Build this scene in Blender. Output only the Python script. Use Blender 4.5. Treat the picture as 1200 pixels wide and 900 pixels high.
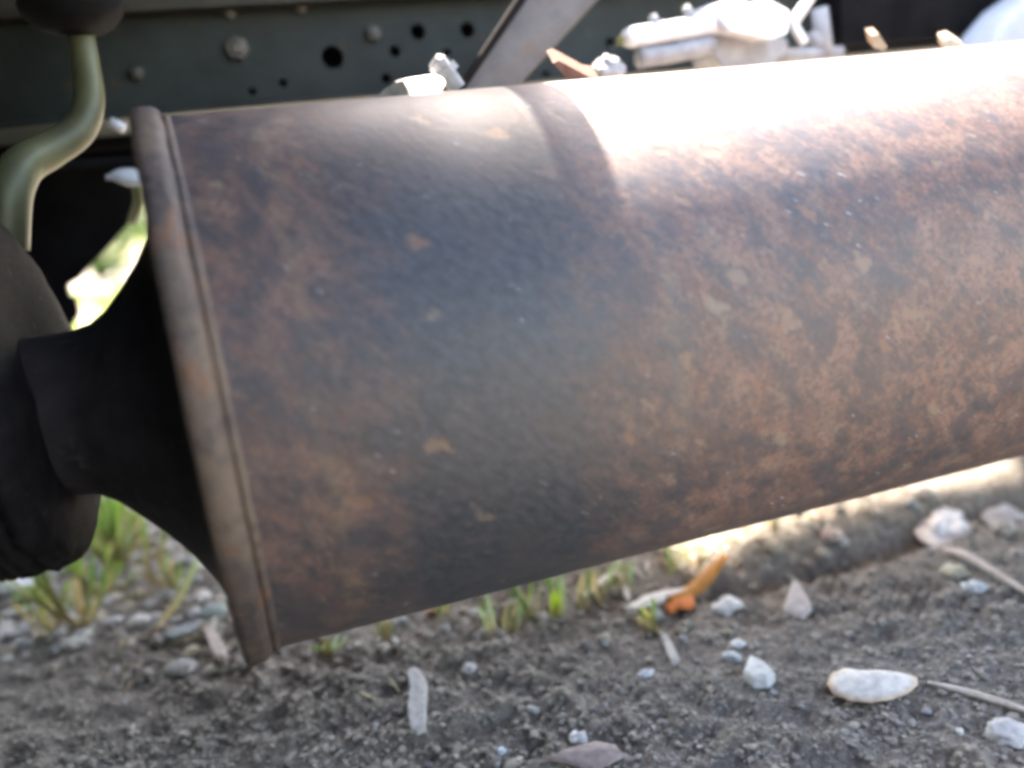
import bpy, math, random
from mathutils import Vector, Matrix, noise
from mathutils.geometry import delaunay_2d_cdt
random.seed(7)
for o in list(bpy.data.objects): bpy.data.objects.remove(o)
sc = bpy.context.scene; C = sc.collection
R = math.radians
# ------------------------------------------------------------ camera
H = .22
RX = Vector((0.94920686, -0.28792789, -0.12690102))
UP = Vector((0.17907491, 0.16270971, 0.97028745))
BK = Vector((-0.25872479, -0.94372829, 0.20600583))
cd = bpy.data.cameras.new('camera'); cam = bpy.data.objects.new('camera', cd); C.objects.link(cam)
m = Matrix((RX, UP, BK)).transposed().to_4x4(); m.translation = (0, 0, H)
cam.matrix_world = m; sc.camera = cam
cd.sensor_width = 36; cd.lens = 942 / 1200 * 36; cd.clip_start = .01; cd.clip_end = 2000
cd.dof.use_dof = True; cd.dof.focus_distance = .31; cd.dof.aperture_fstop = 3.8
# ------------------------------------------------------------ light
w = bpy.data.worlds.new('World'); sc.world = w; w.use_nodes = True
SUN_EL, SUN_AZ = 62, 10          # azimuth from +Y (behind the muffler) towards +X
nt = w.node_tree; sky = nt.nodes.new('ShaderNodeTexSky'); sky.sky_type = 'NISHITA'
sky.sun_disc = False; sky.sun_elevation = R(SUN_EL); sky.sun_rotation = R(SUN_AZ)
sky.dust_density = 2.0
nt.links.new(sky.outputs[0], nt.nodes['Background'].inputs[0])
nt.nodes['Background'].inputs[1].default_value = .15
sl = bpy.data.lights.new('sun', 'SUN'); sl.energy = 4.8; sl.angle = R(2.6); sl.color = (1, .98, .96)
so = bpy.data.objects.new('sun', sl); C.objects.link(so)
sd = Vector((math.sin(R(SUN_AZ)) * math.cos(R(SUN_EL)), math.cos(R(SUN_AZ)) * math.cos(R(SUN_EL)), math.sin(R(SUN_EL))))
so.rotation_euler = sd.to_track_quat('Z', 'Y').to_euler(); so.location = sd * 5
sc.view_settings.view_transform = 'Standard'; sc.view_settings.look = 'None'
sc.view_settings.exposure = 3.4; sc.view_settings.use_white_balance = True; sc.view_settings.white_balance_temperature = 7900; sc.view_settings.white_balance_tint = 14; sc.view_settings.gamma = 1; sc.view_settings.use_curve_mapping = False
sc.render.engine = 'CYCLES'
sc.cycles.filter_width = 3.8       # a cheap compact camera: soft at pixel level
# ------------------------------------------------------------ helpers
def ray(px, py): return RX * (px - 600) - UP * (py - 450) - BK * 942
def P(px, py, Y):
    d = ray(px, py); return Vector((0, 0, H)) + d * (Y / d.y)
def G(px, py, z=0):
    d = ray(px, py); return Vector((0, 0, H)) + d * ((z - H) / d.z)
def fbm(x, y, z, s, o=3):
    v = 0; a = 1; t = 0
    for i in range(o):
        v += a * noise.noise((x * s, y * s, z * s)); t += a; a *= .5; s *= 2.1
    return v / t
def hgt(x, y):
    # small berm just past the muffler, right-hand side, and clodded relief
    b = .012 * math.exp(-((y - .445 - .05 * noise.noise((x * 5, 0, 3))) / .03) ** 2) * min(1, max(0, (x - .15) / .12))
    b -= .017 * math.exp(-((y - .382) / .014) ** 2) * min(1, max(0, (x - .15) / .12))
    far = min(1, max(0, (y - 2.5) / 6))
    return b + .008 * noise.noise((x * 7, y * 7, 1)) * (1 + 6 * far)
def hfine(x, y):
    h = hgt(x, y)
    n = noise.noise((x * 60, y * 60, 0)); n2 = noise.noise((x * 150, y * 150, 4)); n3 = noise.noise((x * 340, y * 340, 8))
    k = .35 + .65 * min(1, max(0, .5 + 1.2 * noise.noise((x * 9 + 5, y * 9, 2))))
    k *= 1 - .85 * math.exp(-((y - .44) / .05) ** 2) * min(1, max(0, (x - .12) / .1))
    return h + k * (.0062 * n + .0042 * abs(n2) * 1.5 + .0013 * n3)

def mesh_obj(name, V, F, mat, parent=None, smooth=False, cols=None):
    me = bpy.data.meshes.new(name); me.from_pydata([tuple(v) for v in V], [], F)
    if cols is not None:
        at = me.color_attributes.new('col', 'FLOAT_COLOR', 'POINT')
        flat = []
        for c in cols: flat += [c[0], c[1], c[2], 1]
        at.data.foreach_set('color', flat)
    if mat: me.materials.append(mat)
    if smooth: me.polygons.foreach_set('use_smooth', [True] * len(me.polygons))
    o = bpy.data.objects.new(name, me); C.objects.link(o)
    if parent: o.parent = parent; o.matrix_parent_inverse = parent.matrix_world.inverted() if False else Matrix.Translation(-parent.location)
    me.update()
    return o
def empty(name, loc, label, cat, group=None):
    o = bpy.data.objects.new(name, None); o.location = loc; o.empty_display_size = .02; C.objects.link(o)
    return tag(o, label, cat, group)
def tag(o, label, cat, group=None):
    o['label'] = label; o['category'] = cat
    if group: o['group'] = group
    return o

class MB:
    def __init__(s): s.V = []; s.F = []; s.K = []
    def add(s, V, F, col=None):
        n = len(s.V); s.V += [Vector(v) for v in V]; s.F += [tuple(i + n for i in f) for f in F]
        s.K += [col or (1, 1, 1)] * len(V)
    def box(s, lo, hi):
        x0, y0, z0 = lo; x1, y1, z1 = hi
        s.add([(x0, y0, z0), (x1, y0, z0), (x1, y1, z0), (x0, y1, z0), (x0, y0, z1), (x1, y0, z1), (x1, y1, z1), (x0, y1, z1)],
              [(0, 3, 2, 1), (4, 5, 6, 7), (0, 1, 5, 4), (1, 2, 6, 5), (2, 3, 7, 6), (3, 0, 4, 7)])
    def tube(s, pts, rad, n=14, cap=True, squash=1):
        pts = [Vector(p) for p in pts]; k = len(pts)
        if not hasattr(rad, '__len__'): rad = [rad] * k
        V = []; F = []; ref = None
        for i, p in enumerate(pts):
            t = (pts[min(i + 1, k - 1)] - pts[max(i - 1, 0)]).normalized()
            if ref is None: ref = t.orthogonal().normalized()
            u = (ref - t * ref.dot(t)).normalized(); ref = u; v = t.cross(u)
            for j in range(n):
                a = 2 * math.pi * j / n; V.append(p + (u * math.cos(a) + v * math.sin(a) * squash) * rad[i])
        for i in range(k - 1):
            for j in range(n):
                F.append((i * n + j, i * n + (j + 1) % n, (i + 1) * n + (j + 1) % n, (i + 1) * n + j))
        if cap: F.append(tuple(range(n))[::-1]); F.append(tuple((k - 1) * n + j for j in range(n)))
        s.add(V, F)
    def lathe_x(s, prof, c, n=128, wob=None, cap=False):
        # profile of (x, r) about an axis along X through c=(y,z)
        V = []; F = []; k = len(prof)
        for i, (x, r) in enumerate(prof):
            for j in range(n):
                a = 2 * math.pi * j / n; dx, dr = wob(x, a) if wob else (0, 0)
                V.append((x + dx, c[0] + (r + dr) * math.cos(a), c[1] + (r + dr) * math.sin(a)))
        for i in range(k - 1):
            for j in range(n):
                F.append((i * n + j, (i + 1) * n + j, (i + 1) * n + (j + 1) % n, i * n + (j + 1) % n))
        if cap:
            F.append(tuple(range(n))); F.append(tuple((k - 1) * n + j for j in range(n))[::-1])
        s.add(V, F)
    def plate(s, poly, fn, holes=(), t=Vector((0, .003, 0))):
        # flat polygon (u,v) with holes, mapped by fn(u,v)->Vector, extruded by t
        loops = [list(poly)] + [list(h) for h in holes]; vs = []; fs = []
        edges = []
        for L in loops:
            n0 = len(vs); vs += L; edges += [(n0 + i, n0 + (i + 1) % len(L)) for i in range(len(L))]
        r = delaunay_2d_cdt([Vector(v) for v in vs], edges, [], 1 if not holes else 0, 1e-7)
        ov, oe, of = r[0], r[1], r[2]
        def inside(p, L):
            c = False
            for i in range(len(L)):
                a, b = L[i], L[i - 1]
                if (a[1] > p[1]) != (b[1] > p[1]) and p[0] < (b[0] - a[0]) * (p[1] - a[1]) / (b[1] - a[1]) + a[0]: c = not c
            return c
        ff = []
        for f in of:
            cx = sum(ov[i][0] for i in f) / len(f); cy = sum(ov[i][1] for i in f) / len(f)
            if inside((cx, cy), loops[0]) and not any(inside((cx, cy), h) for h in loops[1:]): ff.append(tuple(f))
        A = [fn(v[0], v[1]) for v in ov]; n = len(A); B = [a + t for a in A]
        F = list(ff) + [tuple(i + n for i in f[::-1]) for f in ff]
        cnt = {}
        for f in ff:
            for i in range(len(f)):
                e = (f[i], f[(i + 1) % len(f)]); cnt[e] = 1
        for (a, b) in cnt:
            if (b, a) not in cnt: F.append((b, a, a + n, b + n))
        s.add(A + B, F)
    def obj(s, name, mat, parent=None, smooth=False, col=False):
        return mesh_obj(name, s.V, s.F, mat, parent, smooth, s.K if col else None)
def bevel(o, w=.0015, seg=2):
    md = o.modifiers.new('bevel', 'BEVEL'); md.width = w; md.segments = seg; md.limit_method = 'ANGLE'; md.angle_limit = R(35)
    return o
def circ(cx, cy, r, n=16): return [(cx + r * math.cos(2 * math.pi * i / n), cy + r * math.sin(2 * math.pi * i / n)) for i in range(n)]
def bez(pts, n=24):
    # Catmull-Rom through points
    pts = [Vector(p) for p in pts]; q = [2 * pts[0] - pts[1]] + pts + [2 * pts[-1] - pts[-2]]; out = []
    m_ = len(pts) - 1
    for i in range(n + 1):
        u = i / n * m_; k = min(int(u), m_ - 1); t = u - k; a, b, c, d = q[k:k + 4]
        out.append(.5 * ((2 * b) + (c - a) * t + (2 * a - 5 * b + 4 * c - d) * t * t + (3 * b - a - 3 * c + d) * t ** 3))
    return out

# ------------------------------------------------------------ materials
class N:
    def __init__(s, name):
        s.m = bpy.data.materials.new(name); s.m.use_nodes = True; s.t = s.m.node_tree; s.b = s.t.nodes['Principled BSDF']
        s.tc = s.t.nodes.new('ShaderNodeTexCoord')
    def n(s, ty, **k):
        o = s.t.nodes.new('ShaderNode' + ty)
        for a, b in k.items():
            if a.startswith('i_'): o.inputs[a[2:].replace('_', ' ')].default_value = b
            else: setattr(o, a, b)
        return o
    def l(s, a, b): s.t.links.new(a, b)
    def mapping(s, scale=(1, 1, 1), rot=(0, 0, 0), src=None):
        mp = s.n('Mapping'); mp.inputs['Scale'].default_value = scale; mp.inputs['Rotation'].default_value = rot
        if rot != (0, 0, 0):                      # turn first, stretch after
            r0 = s.n('Mapping'); r0.inputs['Rotation'].default_value = rot; mp.inputs['Rotation'].default_value = (0, 0, 0)
            s.l(src or s.tc.outputs['Object'], r0.inputs[0]); s.l(r0.outputs[0], mp.inputs[0]); return mp.outputs[0]
        s.l(src or s.tc.outputs['Object'], mp.inputs[0]); return mp.outputs[0]
    def noise(s, vec, scale, detail=4, rough=.55, dist=0):
        o = s.n('TexNoise'); o.inputs['Scale'].default_value = scale; o.inputs['Detail'].default_value = detail
        o.inputs['Roughness'].default_value = rough; o.inputs['Distortion'].default_value = dist
        s.l(vec, o.inputs['Vector']); return o.outputs['Fac']
    def ramp(s, fac, stops):
        o = s.n('ValToRGB'); e = o.color_ramp.elements
        while len(e) < len(stops): e.new(.5)
        for i, (p, c) in enumerate(stops):
            e[i].position = p; e[i].color = (*c, 1) if hasattr(c, '__len__') else (c, c, c, 1)
        s.l(fac, o.inputs[0]); return o.outputs[0]
    def mix(s, fac, a, b, mode='MIX'):
        o = s.n('MixRGB'); o.blend_type = mode
        for i, v in ((0, fac), (1, a), (2, b)):
            if isinstance(v, (int, float)): o.inputs[i].default_value = v if i == 0 else (v, v, v, 1)
            elif isinstance(v, tuple): o.inputs[i].default_value = (*v, 1)
            else: s.l(v, o.inputs[i])
        return o.outputs[0]
    def math(s, op, a, b=0, clamp=False):
        o = s.n('Math'); o.operation = op; o.use_clamp = clamp
        for i, v in ((0, a), (1, b)):
            if isinstance(v, (int, float)): o.inputs[i].default_value = v
            else: s.l(v, o.inputs[i])
        return o.outputs[0]
    def bump(s, h, dist=.001, strength=.6):
        o = s.n('Bump'); o.inputs['Strength'].default_value = strength; o.inputs['Distance'].default_value = dist
        s.l(h, o.inputs['Height']); s.l(o.outputs[0], s.b.inputs['Normal'])
    def out(s, col=None, rough=None, metal=None, spec=None):
        for v, k in ((col, 'Base Color'), (rough, 'Roughness'), (metal, 'Metallic'), (spec, 'Specular IOR Level')):
            if v is None: continue
            if isinstance(v, (int, float)): s.b.inputs[k].default_value = v
            elif isinstance(v, tuple): s.b.inputs[k].default_value = (*v, 1)
            else: s.l(v, s.b.inputs[k])
        return s.m

def worn(name, c1, c2, rough=.5, metal=0, scale=60, bump=.0004, c3=None, spec=.5):
    s = N(name); v = s.tc.outputs['Object']
    a = s.noise(v, scale, 6, .6); b = s.noise(v, scale * .25, 4, .5)
    f = s.ramp(s.math('ADD', s.math('MULTIPLY', a, .5), s.math('MULTIPLY', b, .5)), [(.4, 0), (.62, 1)])
    col = s.mix(f, c1, c2)
    if c3: col = s.mix(s.ramp(s.noise(v, scale * 2.5, 3, .6), [(.62, 0), (.7, 1)]), col, c3)
    s.bump(s.noise(v, scale * 6, 4, .6), bump, .6)
    return s.out(col, rough, metal, spec)

def muffler_mat():
    s = N('rusty_heat_stained_steel')
    uv = s.n('UVMap'); uv.uv_map = 'wrap'; U = uv.outputs[0]      # u = metres along, v = metres round
    sep = s.n('SeparateXYZ'); s.l(U, sep.inputs[0]); u = sep.outputs[0]; vv = sep.outputs[1]
    br = s.mapping((.85, 1.3, 1), (0, 0, R(-50)), U)          # wiped grain running askew
    br2 = s.mapping((.6, 1.4, 1), (0, 0, R(-38)), U)
    big = s.noise(U, 14, 3, .5); mid = s.noise(br, 80, 8, .72); fine = s.noise(br, 260, 6, .7)
    strk = s.noise(br2, 300, 5, .6); blot = s.noise(U, 38, 6, .65)
    # where the shell has rusted: bands by position along the pipe (heat zones)
    zone = s.ramp(u, [(0, .68), (.01, .66), (.026, .5), (.04, .32), (.07, .28), (.085, .40), (.102, .62), (.14, .76), (.25, .76), (.6, .7)])
    zone2 = s.math('ADD', zone, s.math('MULTIPLY', s.math('SUBTRACT', big, .5), .55))
    rust = s.ramp(s.math('ADD', zone2, s.math('MULTIPLY', s.math('SUBTRACT', mid, .5), 1.0)), [(.36, 0), (.80, 1)])
    steel = s.mix(s.ramp(fine, [(.35, 0), (.68, 1)]), (.034, .041, .051), (.070, .080, .096))
    steel = s.mix(s.ramp(strk, [(.5, 0), (.8, .5)]), steel, (.13, .13, .135))
    steel = s.mix(s.ramp(blot, [(.52, 0), (.68, .6)]), steel, (.078, .07, .07))
    rusty = s.mix(s.ramp(blot, [(.36, 0), (.62, 1)]), (.10, .062, .054), (.185, .115, .095))
    rusty = s.mix(s.ramp(mid, [(.40, .8), (.52, 0)]), rusty, (.058, .052, .056))
    rusty = s.mix(s.ramp(s.noise(br, 120, 6, .7), [(.54, 0), (.70, .8)]), rusty, (.20, .095, .065))
    rusty = s.mix(s.ramp(s.noise(br, 65, 6, .7), [(.53, 0), (.72, .7)]), rusty, (.225, .175, .13))
    rusty = s.mix(s.ramp(s.noise(U, 430, 5, .75), [(.48, 0), (.62, .75)]), rusty, (.055, .046, .046))
    rusty = s.mix(s.ramp(s.noise(br, 330, 5, .75), [(.54, 0), (.66, .7)]), rusty, (.24, .155, .115))
    rusty = s.mix(s.ramp(s.noise(br, 48, 7, .7), [(.50, 0), (.60, .75)]), rusty, (.06, .054, .062))
    col = s.mix(rust, steel, rusty)
    # flakes: isolated tan spots
    vo = s.n('TexVoronoi'); vo.feature = 'F1'; vo.inputs['Scale'].default_value = 105
    nw = s.n('TexNoise', i_Scale=110); s.l(U, nw.inputs['Vector']); wv = s.mix(.012, U, nw.outputs['Color']); s.l(s.mapping((.75, 1.3, 1), (0, 0, R(-42)), wv), vo.inputs['Vector'])
    rnd = s.n('SeparateColor'); s.l(vo.outputs['Color'], rnd.inputs[0])
    sz = s.math('MULTIPLY', s.math('SUBTRACT', rnd.outputs[0], .74, True), 1.9)
    sp = s.math('SUBTRACT', sz, s.math('ADD', vo.outputs['Distance'], s.math('MULTIPLY', s.math('SUBTRACT', fine, .5), .7)))
    spm = s.ramp(sp, [(-.03, 0), (.16, .7)])
    col = s.mix(spm, col, s.mix(rnd.outputs[1], (.20, .165, .13), (.19, .11, .075)))
    # pale run-down stains going round the shell
    def band(c, wdt, amt):
        d = s.math('ABSOLUTE', s.math('SUBTRACT', s.math('ADD', u, s.math('MULTIPLY', s.math('SUBTRACT', s.noise(U, 30, 3), .5), .012)), c))
        return s.math('MULTIPLY', s.math('SUBTRACT', 1, s.math('DIVIDE', d, wdt), True), amt)
    b1 = s.math('MULTIPLY', band(.117, .005, .34), s.ramp(mid, [(.35, 0), (.6, 1)]))
    vb = s.ramp(vv, [(.24, 0), (.29, 1), (.33, 1), (.37, 0)])
    col = s.mix(s.math('MULTIPLY', b1, vb), col, (.2, .18, .14))
    b2 = s.math('MULTIPLY', band(.006, .005, .4), s.ramp(mid, [(.4, 0), (.6, 1)])); col = s.mix(b2, col, (.18, .145, .1))
    # tiny bright scratches
    sc_ = s.noise(s.mapping((45, 300, 1), (0, 0, R(-35)), U), 3, 2, .5)
    scm = s.math('MULTIPLY', s.ramp(sc_, [(.70, 0), (.76, 1)]), s.ramp(s.noise(U, 35, 2), [(.5, 0), (.6, 1)]))
    col = s.mix(scm, col, (.55, .6, .63))
    s.bump(s.math('ADD', s.math('ADD', mid, fine), s.math('MULTIPLY', spm, .6)), .0004, .5)
    rough = s.mix(rust, s.ramp(fine, [(.3, .42), (.7, .56)]), s.ramp(mid, [(.3, .5), (.7, .6)])); s.b.inputs['Specular IOR Level'].default_value = .6
    return s.out(col, rough, s.mix(rust, .3, .0))

M = {}
M['muffler'] = muffler_mat()
def rim_mat():
    s = N('rim_rusted_steel'); v = s.tc.outputs['Object']
    a = s.noise(v, 70, 7, .7); b = s.noise(v, 28, 4, .6); c = s.noise(v, 240, 5, .7)
    col = s.mix(s.ramp(a, [(.44, 0), (.56, 1)]), (.05, .043, .043), (.095, .072, .06))
    col = s.mix(s.ramp(b, [(.48, 0), (.6, .8)]), col, (.14, .105, .078))
    col = s.mix(s.ramp(c, [(.54, 0), (.64, .8)]), col, (.045, .038, .038))
    col = s.mix(s.ramp(s.noise(v, 110, 4, .6), [(.57, 0), (.66, .8)]), col, (.16, .08, .045))
    s.bump(s.math('ADD', a, c), .0012, .8)
    return s.out(col, .6, 0, .5)
M['rim'] = rim_mat()
M['cone_steel'] = worn('dark_cone_steel', (.016, .0145, .017), (.034, .030, .033), .8, 0, 90, .0006, (.05, .045, .045), .45)  # plain darker steel tone for the end cone
M['flange'] = worn('dark_scaled_iron', (.006, .006, .0075), (.015, .0145, .017), .85, 0, 120, .0012, (.035, .028, .025), .15)
M['rail'] = worn('grey_green_chassis_paint', (.013, .019, .0175), (.026, .036, .033), .55, 0, 40, .0003, (.05, .038, .026), .28)
M['olive'] = worn('dusty_olive_paint', (.022, .022, .013), (.036, .034, .021), .6, 0, 50, .0004)
M['under'] = worn('black_underseal', (.006, .006, .007), (.013, .013, .014), .9, 0, 40, .0006, None, .08)
M['rubber'] = worn('black_rubber', (.004, .004, .004), (.008, .008, .009), .85, 0, 80, .0005, None, .15)
M['galv'] = worn('dull_plated_tube', (.075, .08, .045), (.13, .135, .065), .5, .3, 45, .0002)
M['brace'] = worn('dusty_grey_brace', (.062, .053, .046), (.11, .095, .082), .6, .1, 50, .0004, (.12, .08, .05))
M['bolt'] = worn('dirty_zinc', (.07, .067, .06), (.15, .14, .12), .45, .4, 200, .0003)
M['pale'] = worn('pale_dusty_plastic_and_glints', (.62, .66, .70), (.78, .80, .82), .5, 0, 120, .0003, (.45, .45, .44))  # also stands in for light leaking through at upper left
M['greyp'] = worn('grey_plastic', (.22, .23, .25), (.34, .36, .38), .5, 0, 120, .0003)
M['yellow'] = worn('yellow_tape', (.16, .18, .05), (.22, .23, .08), .5, 0, 120, .0003)
M['plate'] = worn('sunlit_bracket_metal', (.62, .63, .64), (.74, .74, .73), .5, .1, 150, .0003, (.4, .3, .22))  # sunlit brightness of the bracket put into its pale base colour

def soil_mat():
    s = N('dry_grey_soil'); v = s.tc.outputs['Object']
    a = s.noise(v, 35, 7, .65); b = s.noise(v, 260, 6, .7); c = s.noise(v, 6, 3)
    col = s.mix(s.ramp(a, [(.35, 0), (.65, 1)]), (.23, .208, .18), (.38, .35, .308))
    col = s.mix(s.ramp(b, [(.38, 0), (.66, 1)]), (.12, .105, .09), col)
    col = s.mix(s.ramp(b, [(.62, 0), (.72, .8)]), col, (.46, .45, .43))
    col = s.mix(s.ramp(c, [(.4, 0), (.65, .35)]), col, (.2, .175, .145))
    s.bump(s.math('ADD', a, b), .003, .8)
    return s.out(col, .95, 0, .2)
M['soil'] = soil_mat()
def col_mat(name, rough=.8, trans=0, bscale=300, bd=.0006, spec=.3):
    s = N(name); at = s.n('Attribute'); at.attribute_name = 'col'
    n = s.noise(s.tc.outputs['Object'], bscale, 5, .6)
    col = s.mix(s.ramp(n, [(.3, .35), (.6, 0)]), at.outputs['Color'], 0.0, 'MIX')
    s.bump(n, bd, .6)
    if trans:
        d = s.n('BsdfTranslucent'); s.l(col, d.inputs[0]); mx = s.n('MixShader'); mx.inputs[0].default_value = trans
        s.l(s.b.outputs[0], mx.inputs[1]); s.l(d.outputs[0], mx.inputs[2])
        s.l(mx.outputs[0], s.t.nodes['Material Output'].inputs[0])
    return s.out(col, rough, 0, spec)
M['stone'] = col_mat('stones', .85)
M['blade'] = col_mat('grass_blades', .5, .45, 200, .0002)
M['dry'] = col_mat('dry_litter', .8, .15, 260, .0005)
M['leafy'] = col_mat('bush_leaves', .5, .35, 100, .0005)

# ------------------------------------------------------------ ground
def coords(lo, hi, step, far_lo, far_hi, g=1.18):
    c = []; x = lo
    while x < hi: c.append(x); x += step
    c.append(hi); st = step; x = hi
    while x < far_hi: st *= g; x += st; c.append(x)
    st = step; x = lo; pre = []
    while x > far_lo: st *= g; x -= st; pre.append(x)
    return pre[::-1] + c
xs = coords(-.32, .62, .0026, -600, 600); ys = coords(.16, .60, .0026, -600, 600, 1.16)
V = []; F = []; nx = len(xs)
for y in ys:
    for x in xs:
        if -1.2 < x < 1.6 and -.1 < y < 1.6: V.append((x, y, hfine(x, y)))
        else: V.append((x, y, hgt(x, y) if abs(x) < 40 and abs(y) < 40 else 0))
for j in range(len(ys) - 1):
    for i in range(nx - 1): F.append((j * nx + i, j * nx + i + 1, (j + 1) * nx + i + 1, (j + 1) * nx + i))
g = mesh_obj('ground', V, F, M['soil'], smooth=True); g['kind'] = 'structure'

def icos():
    t = (1 + 5 ** .5) / 2
    V = [Vector(v).normalized() for v in [(-1, t, 0), (1, t, 0), (-1, -t, 0), (1, -t, 0), (0, -1, t), (0, 1, t), (0, -1, -t), (0, 1, -t), (t, 0, -1), (t, 0, 1), (-t, 0, -1), (-t, 0, 1)]]
    F = [(0, 11, 5), (0, 5, 1), (0, 1, 7), (0, 7, 10), (0, 10, 11), (1, 5, 9), (5, 11, 4), (11, 10, 2), (10, 7, 6), (7, 1, 8), (3, 9, 4), (3, 4, 2), (3, 2, 6), (3, 6, 8), (3, 8, 9), (4, 9, 5), (2, 4, 11), (6, 2, 10), (8, 6, 7), (9, 8, 1)]
    return V, F
IV, IF = icos()
def subdiv(V, F):
    V = list(V); F2 = []; c = {}
    def mid(a, b):
        k = (min(a, b), max(a, b))
        if k not in c: c[k] = len(V); V.append(((V[a] + V[b]) / 2).normalized())
        return c[k]
    for a, b, d in F:
        x, y, z = mid(a, b), mid(b, d), mid(d, a); F2 += [(a, x, z), (x, b, y), (z, y, d), (x, y, z)]
    return V, F2
IV2, IF2 = subdiv(IV, IF); IV3, IF3 = subdiv(IV2, IF2)
def rock(size, seed, base=(IV, IF), jag=.35):
    rot = Matrix.Rotation(random.random() * 6.3, 3, 'Z'); out = []
    for v in base[0]:
        k = 1 + jag * noise.noise(v * 1.7 + Vector((seed, 0, 0)))
        out.append(rot @ Vector((v.x * size[0] * k, v.y * size[1] * k, v.z * size[2] * k)))
    return out, base[1]
def scol(kind=None):
    k = kind or random.choices(['grey', 'dark', 'tan', 'blue', 'white', 'soil'], [4, 2, 2, 2, 1, 3])[0]
    b = {'grey': (.40, .40, .39), 'dark': (.19, .18, .17), 'tan': (.36, .32, .25), 'blue': (.28, .295, .295), 'white': (.5, .49, .46), 'soil': (.32, .292, .252), 'pink': (.42, .34, .31)}[k]
    f = random.uniform(.8, 1.2); return tuple(min(.8, c * f) for c in b)
# soil crumbs: nobody could count them
mb = MB()
for i in range(17000):
    px = random.uniform(-60, 1260); py = random.uniform(560, 960)
    p = G(px, py)
    if p.y > .9: continue
    s_ = random.choice((.7, .8, .8, 1, 1, 1, 1, 1.2, 1.5, 1.5 if i % 3 else 2.4)) * random.uniform(.0005, .0011) * (.7 + p.y)
    if noise.noise((p.x * 8, p.y * 8, 7)) < -.25 and s_ > .0015: s_ *= .6
    v, f = rock((s_ * random.uniform(.8, 1.5), s_, s_ * random.uniform(.4, .8)), i * .37, jag=1.1)
    z = hfine(p.x, p.y) + s_ * .2
    c = scol('soil') if random.random() < .955 or s_ > .0022 else scol()
    mb.add([q + Vector((p.x, p.y, z)) for q in v], f, c)
o = mb.obj('soil_crumbs', M['stone'], col=True); o['kind'] = 'stuff'; o['label'] = 'grey soil crumbs covering the ground under the muffler'
mb = MB()
for i in range(9000):
    y = random.uniform(.52, 1) ** .5 * 0 + random.choice((random.uniform(.5, 1.2), random.uniform(.5, 3.5)))
    x = random.uniform(-.42 * y - .35, -.1 * y + .12) if random.random() < .8 else random.uniform(0, 1.3)
    s_ = random.uniform(.002, .006) * (.8 + y * .5)
    v, f = rock((s_ * random.uniform(.9, 1.6), s_, s_ * .6), i * .61)
    mb.add([q + Vector((x, y, hgt(x, y) + s_ * .35)) for q in v], f, scol(random.choice(['white', 'grey', 'blue', 'grey', 'white', 'tan'])))
o = mb.obj('gravel', M['stone'], col=True); o['kind'] = 'stuff'; o['label'] = 'pale sunlit gravel beyond the muffler'

# ------------------------------------------------------------ grass
def blade_geo(base, tip, w, bend, cb, ct, n=8, twist=0):
    base = Vector(base); tip = Vector(tip); d = tip - base; side = d.cross(Vector((0, 1, .2)))
    if side.length < 1e-6: side = Vector((1, 0, 0))
    side.normalize(); side = Matrix.Rotation(twist, 3, d.normalized()) @ side; nrm = side.cross(d.normalized())
    V = []; K = []; F = []
    for i in range(n + 1):
        t = i / n; c = base + d * t + Vector(bend) * (4 * t * (1 - t)); ww = w * (1 - t ** 2.2) * (.6 + .8 * min(1, t * 3)) * .5 + .00012
        for q, off in ((-1, 0), (0, -.35), (1, 0)):
            V.append(c + side * ww * q + nrm * ww * off); f = random.uniform(.95, 1.05)
            K.append(tuple((a + (b - a) * min(1, t * 1.5)) * f for a, b in zip(cb, ct)))
    for i in range(n):
        for j in (0, 1): F.append((i * 3 + j, i * 3 + j + 1, i * 3 + j + 4, i * 3 + j + 3))
    return V, F, K
GREEN = (.16, .30, .045); DEEP = (.075, .18, .03); PALE = (.30, .42, .20); STRAW = (.42, .34, .16); BASEC = (.30, .20, .13)
def tuft(px, py, specs, label, w=.003, group=None, name='grass_tuft'):
    # specs: (tip px, tip py, tip dY, colour, width factor, bend)
    b = G(px, py); b.z = hgt(b.x, b.y)
    e = empty(name, b, label, 'grass', group)
    sp2 = list(specs)
    for (tx, ty, dY, ct, wf, bd) in specs:
        for q in range(2): sp2.append((tx + random.uniform(-14, 14), ty + random.uniform(-6, 22) * (1 if py > ty + 40 else .5), dY + random.uniform(-.006, .006), random.choice((ct, ct, STRAW, DEEP)), wf * random.uniform(.45, .8), tuple(b_ * random.uniform(.5, 2) for b_ in bd)))
    w *= .58
    for (tx, ty, dY, ct, wf, bd) in sp2:
        bb = b + Vector((random.uniform(-.004, .004), random.uniform(-.004, .004), -.002))
        t = P(tx, ty, b.y + dY)
        v, f, k = blade_geo(bb, t, w * wf, bd, BASEC if random.random() < .5 else STRAW, ct)
        mesh_obj('blade', v, f, M['blade'], e, True, k)
    return e
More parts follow.
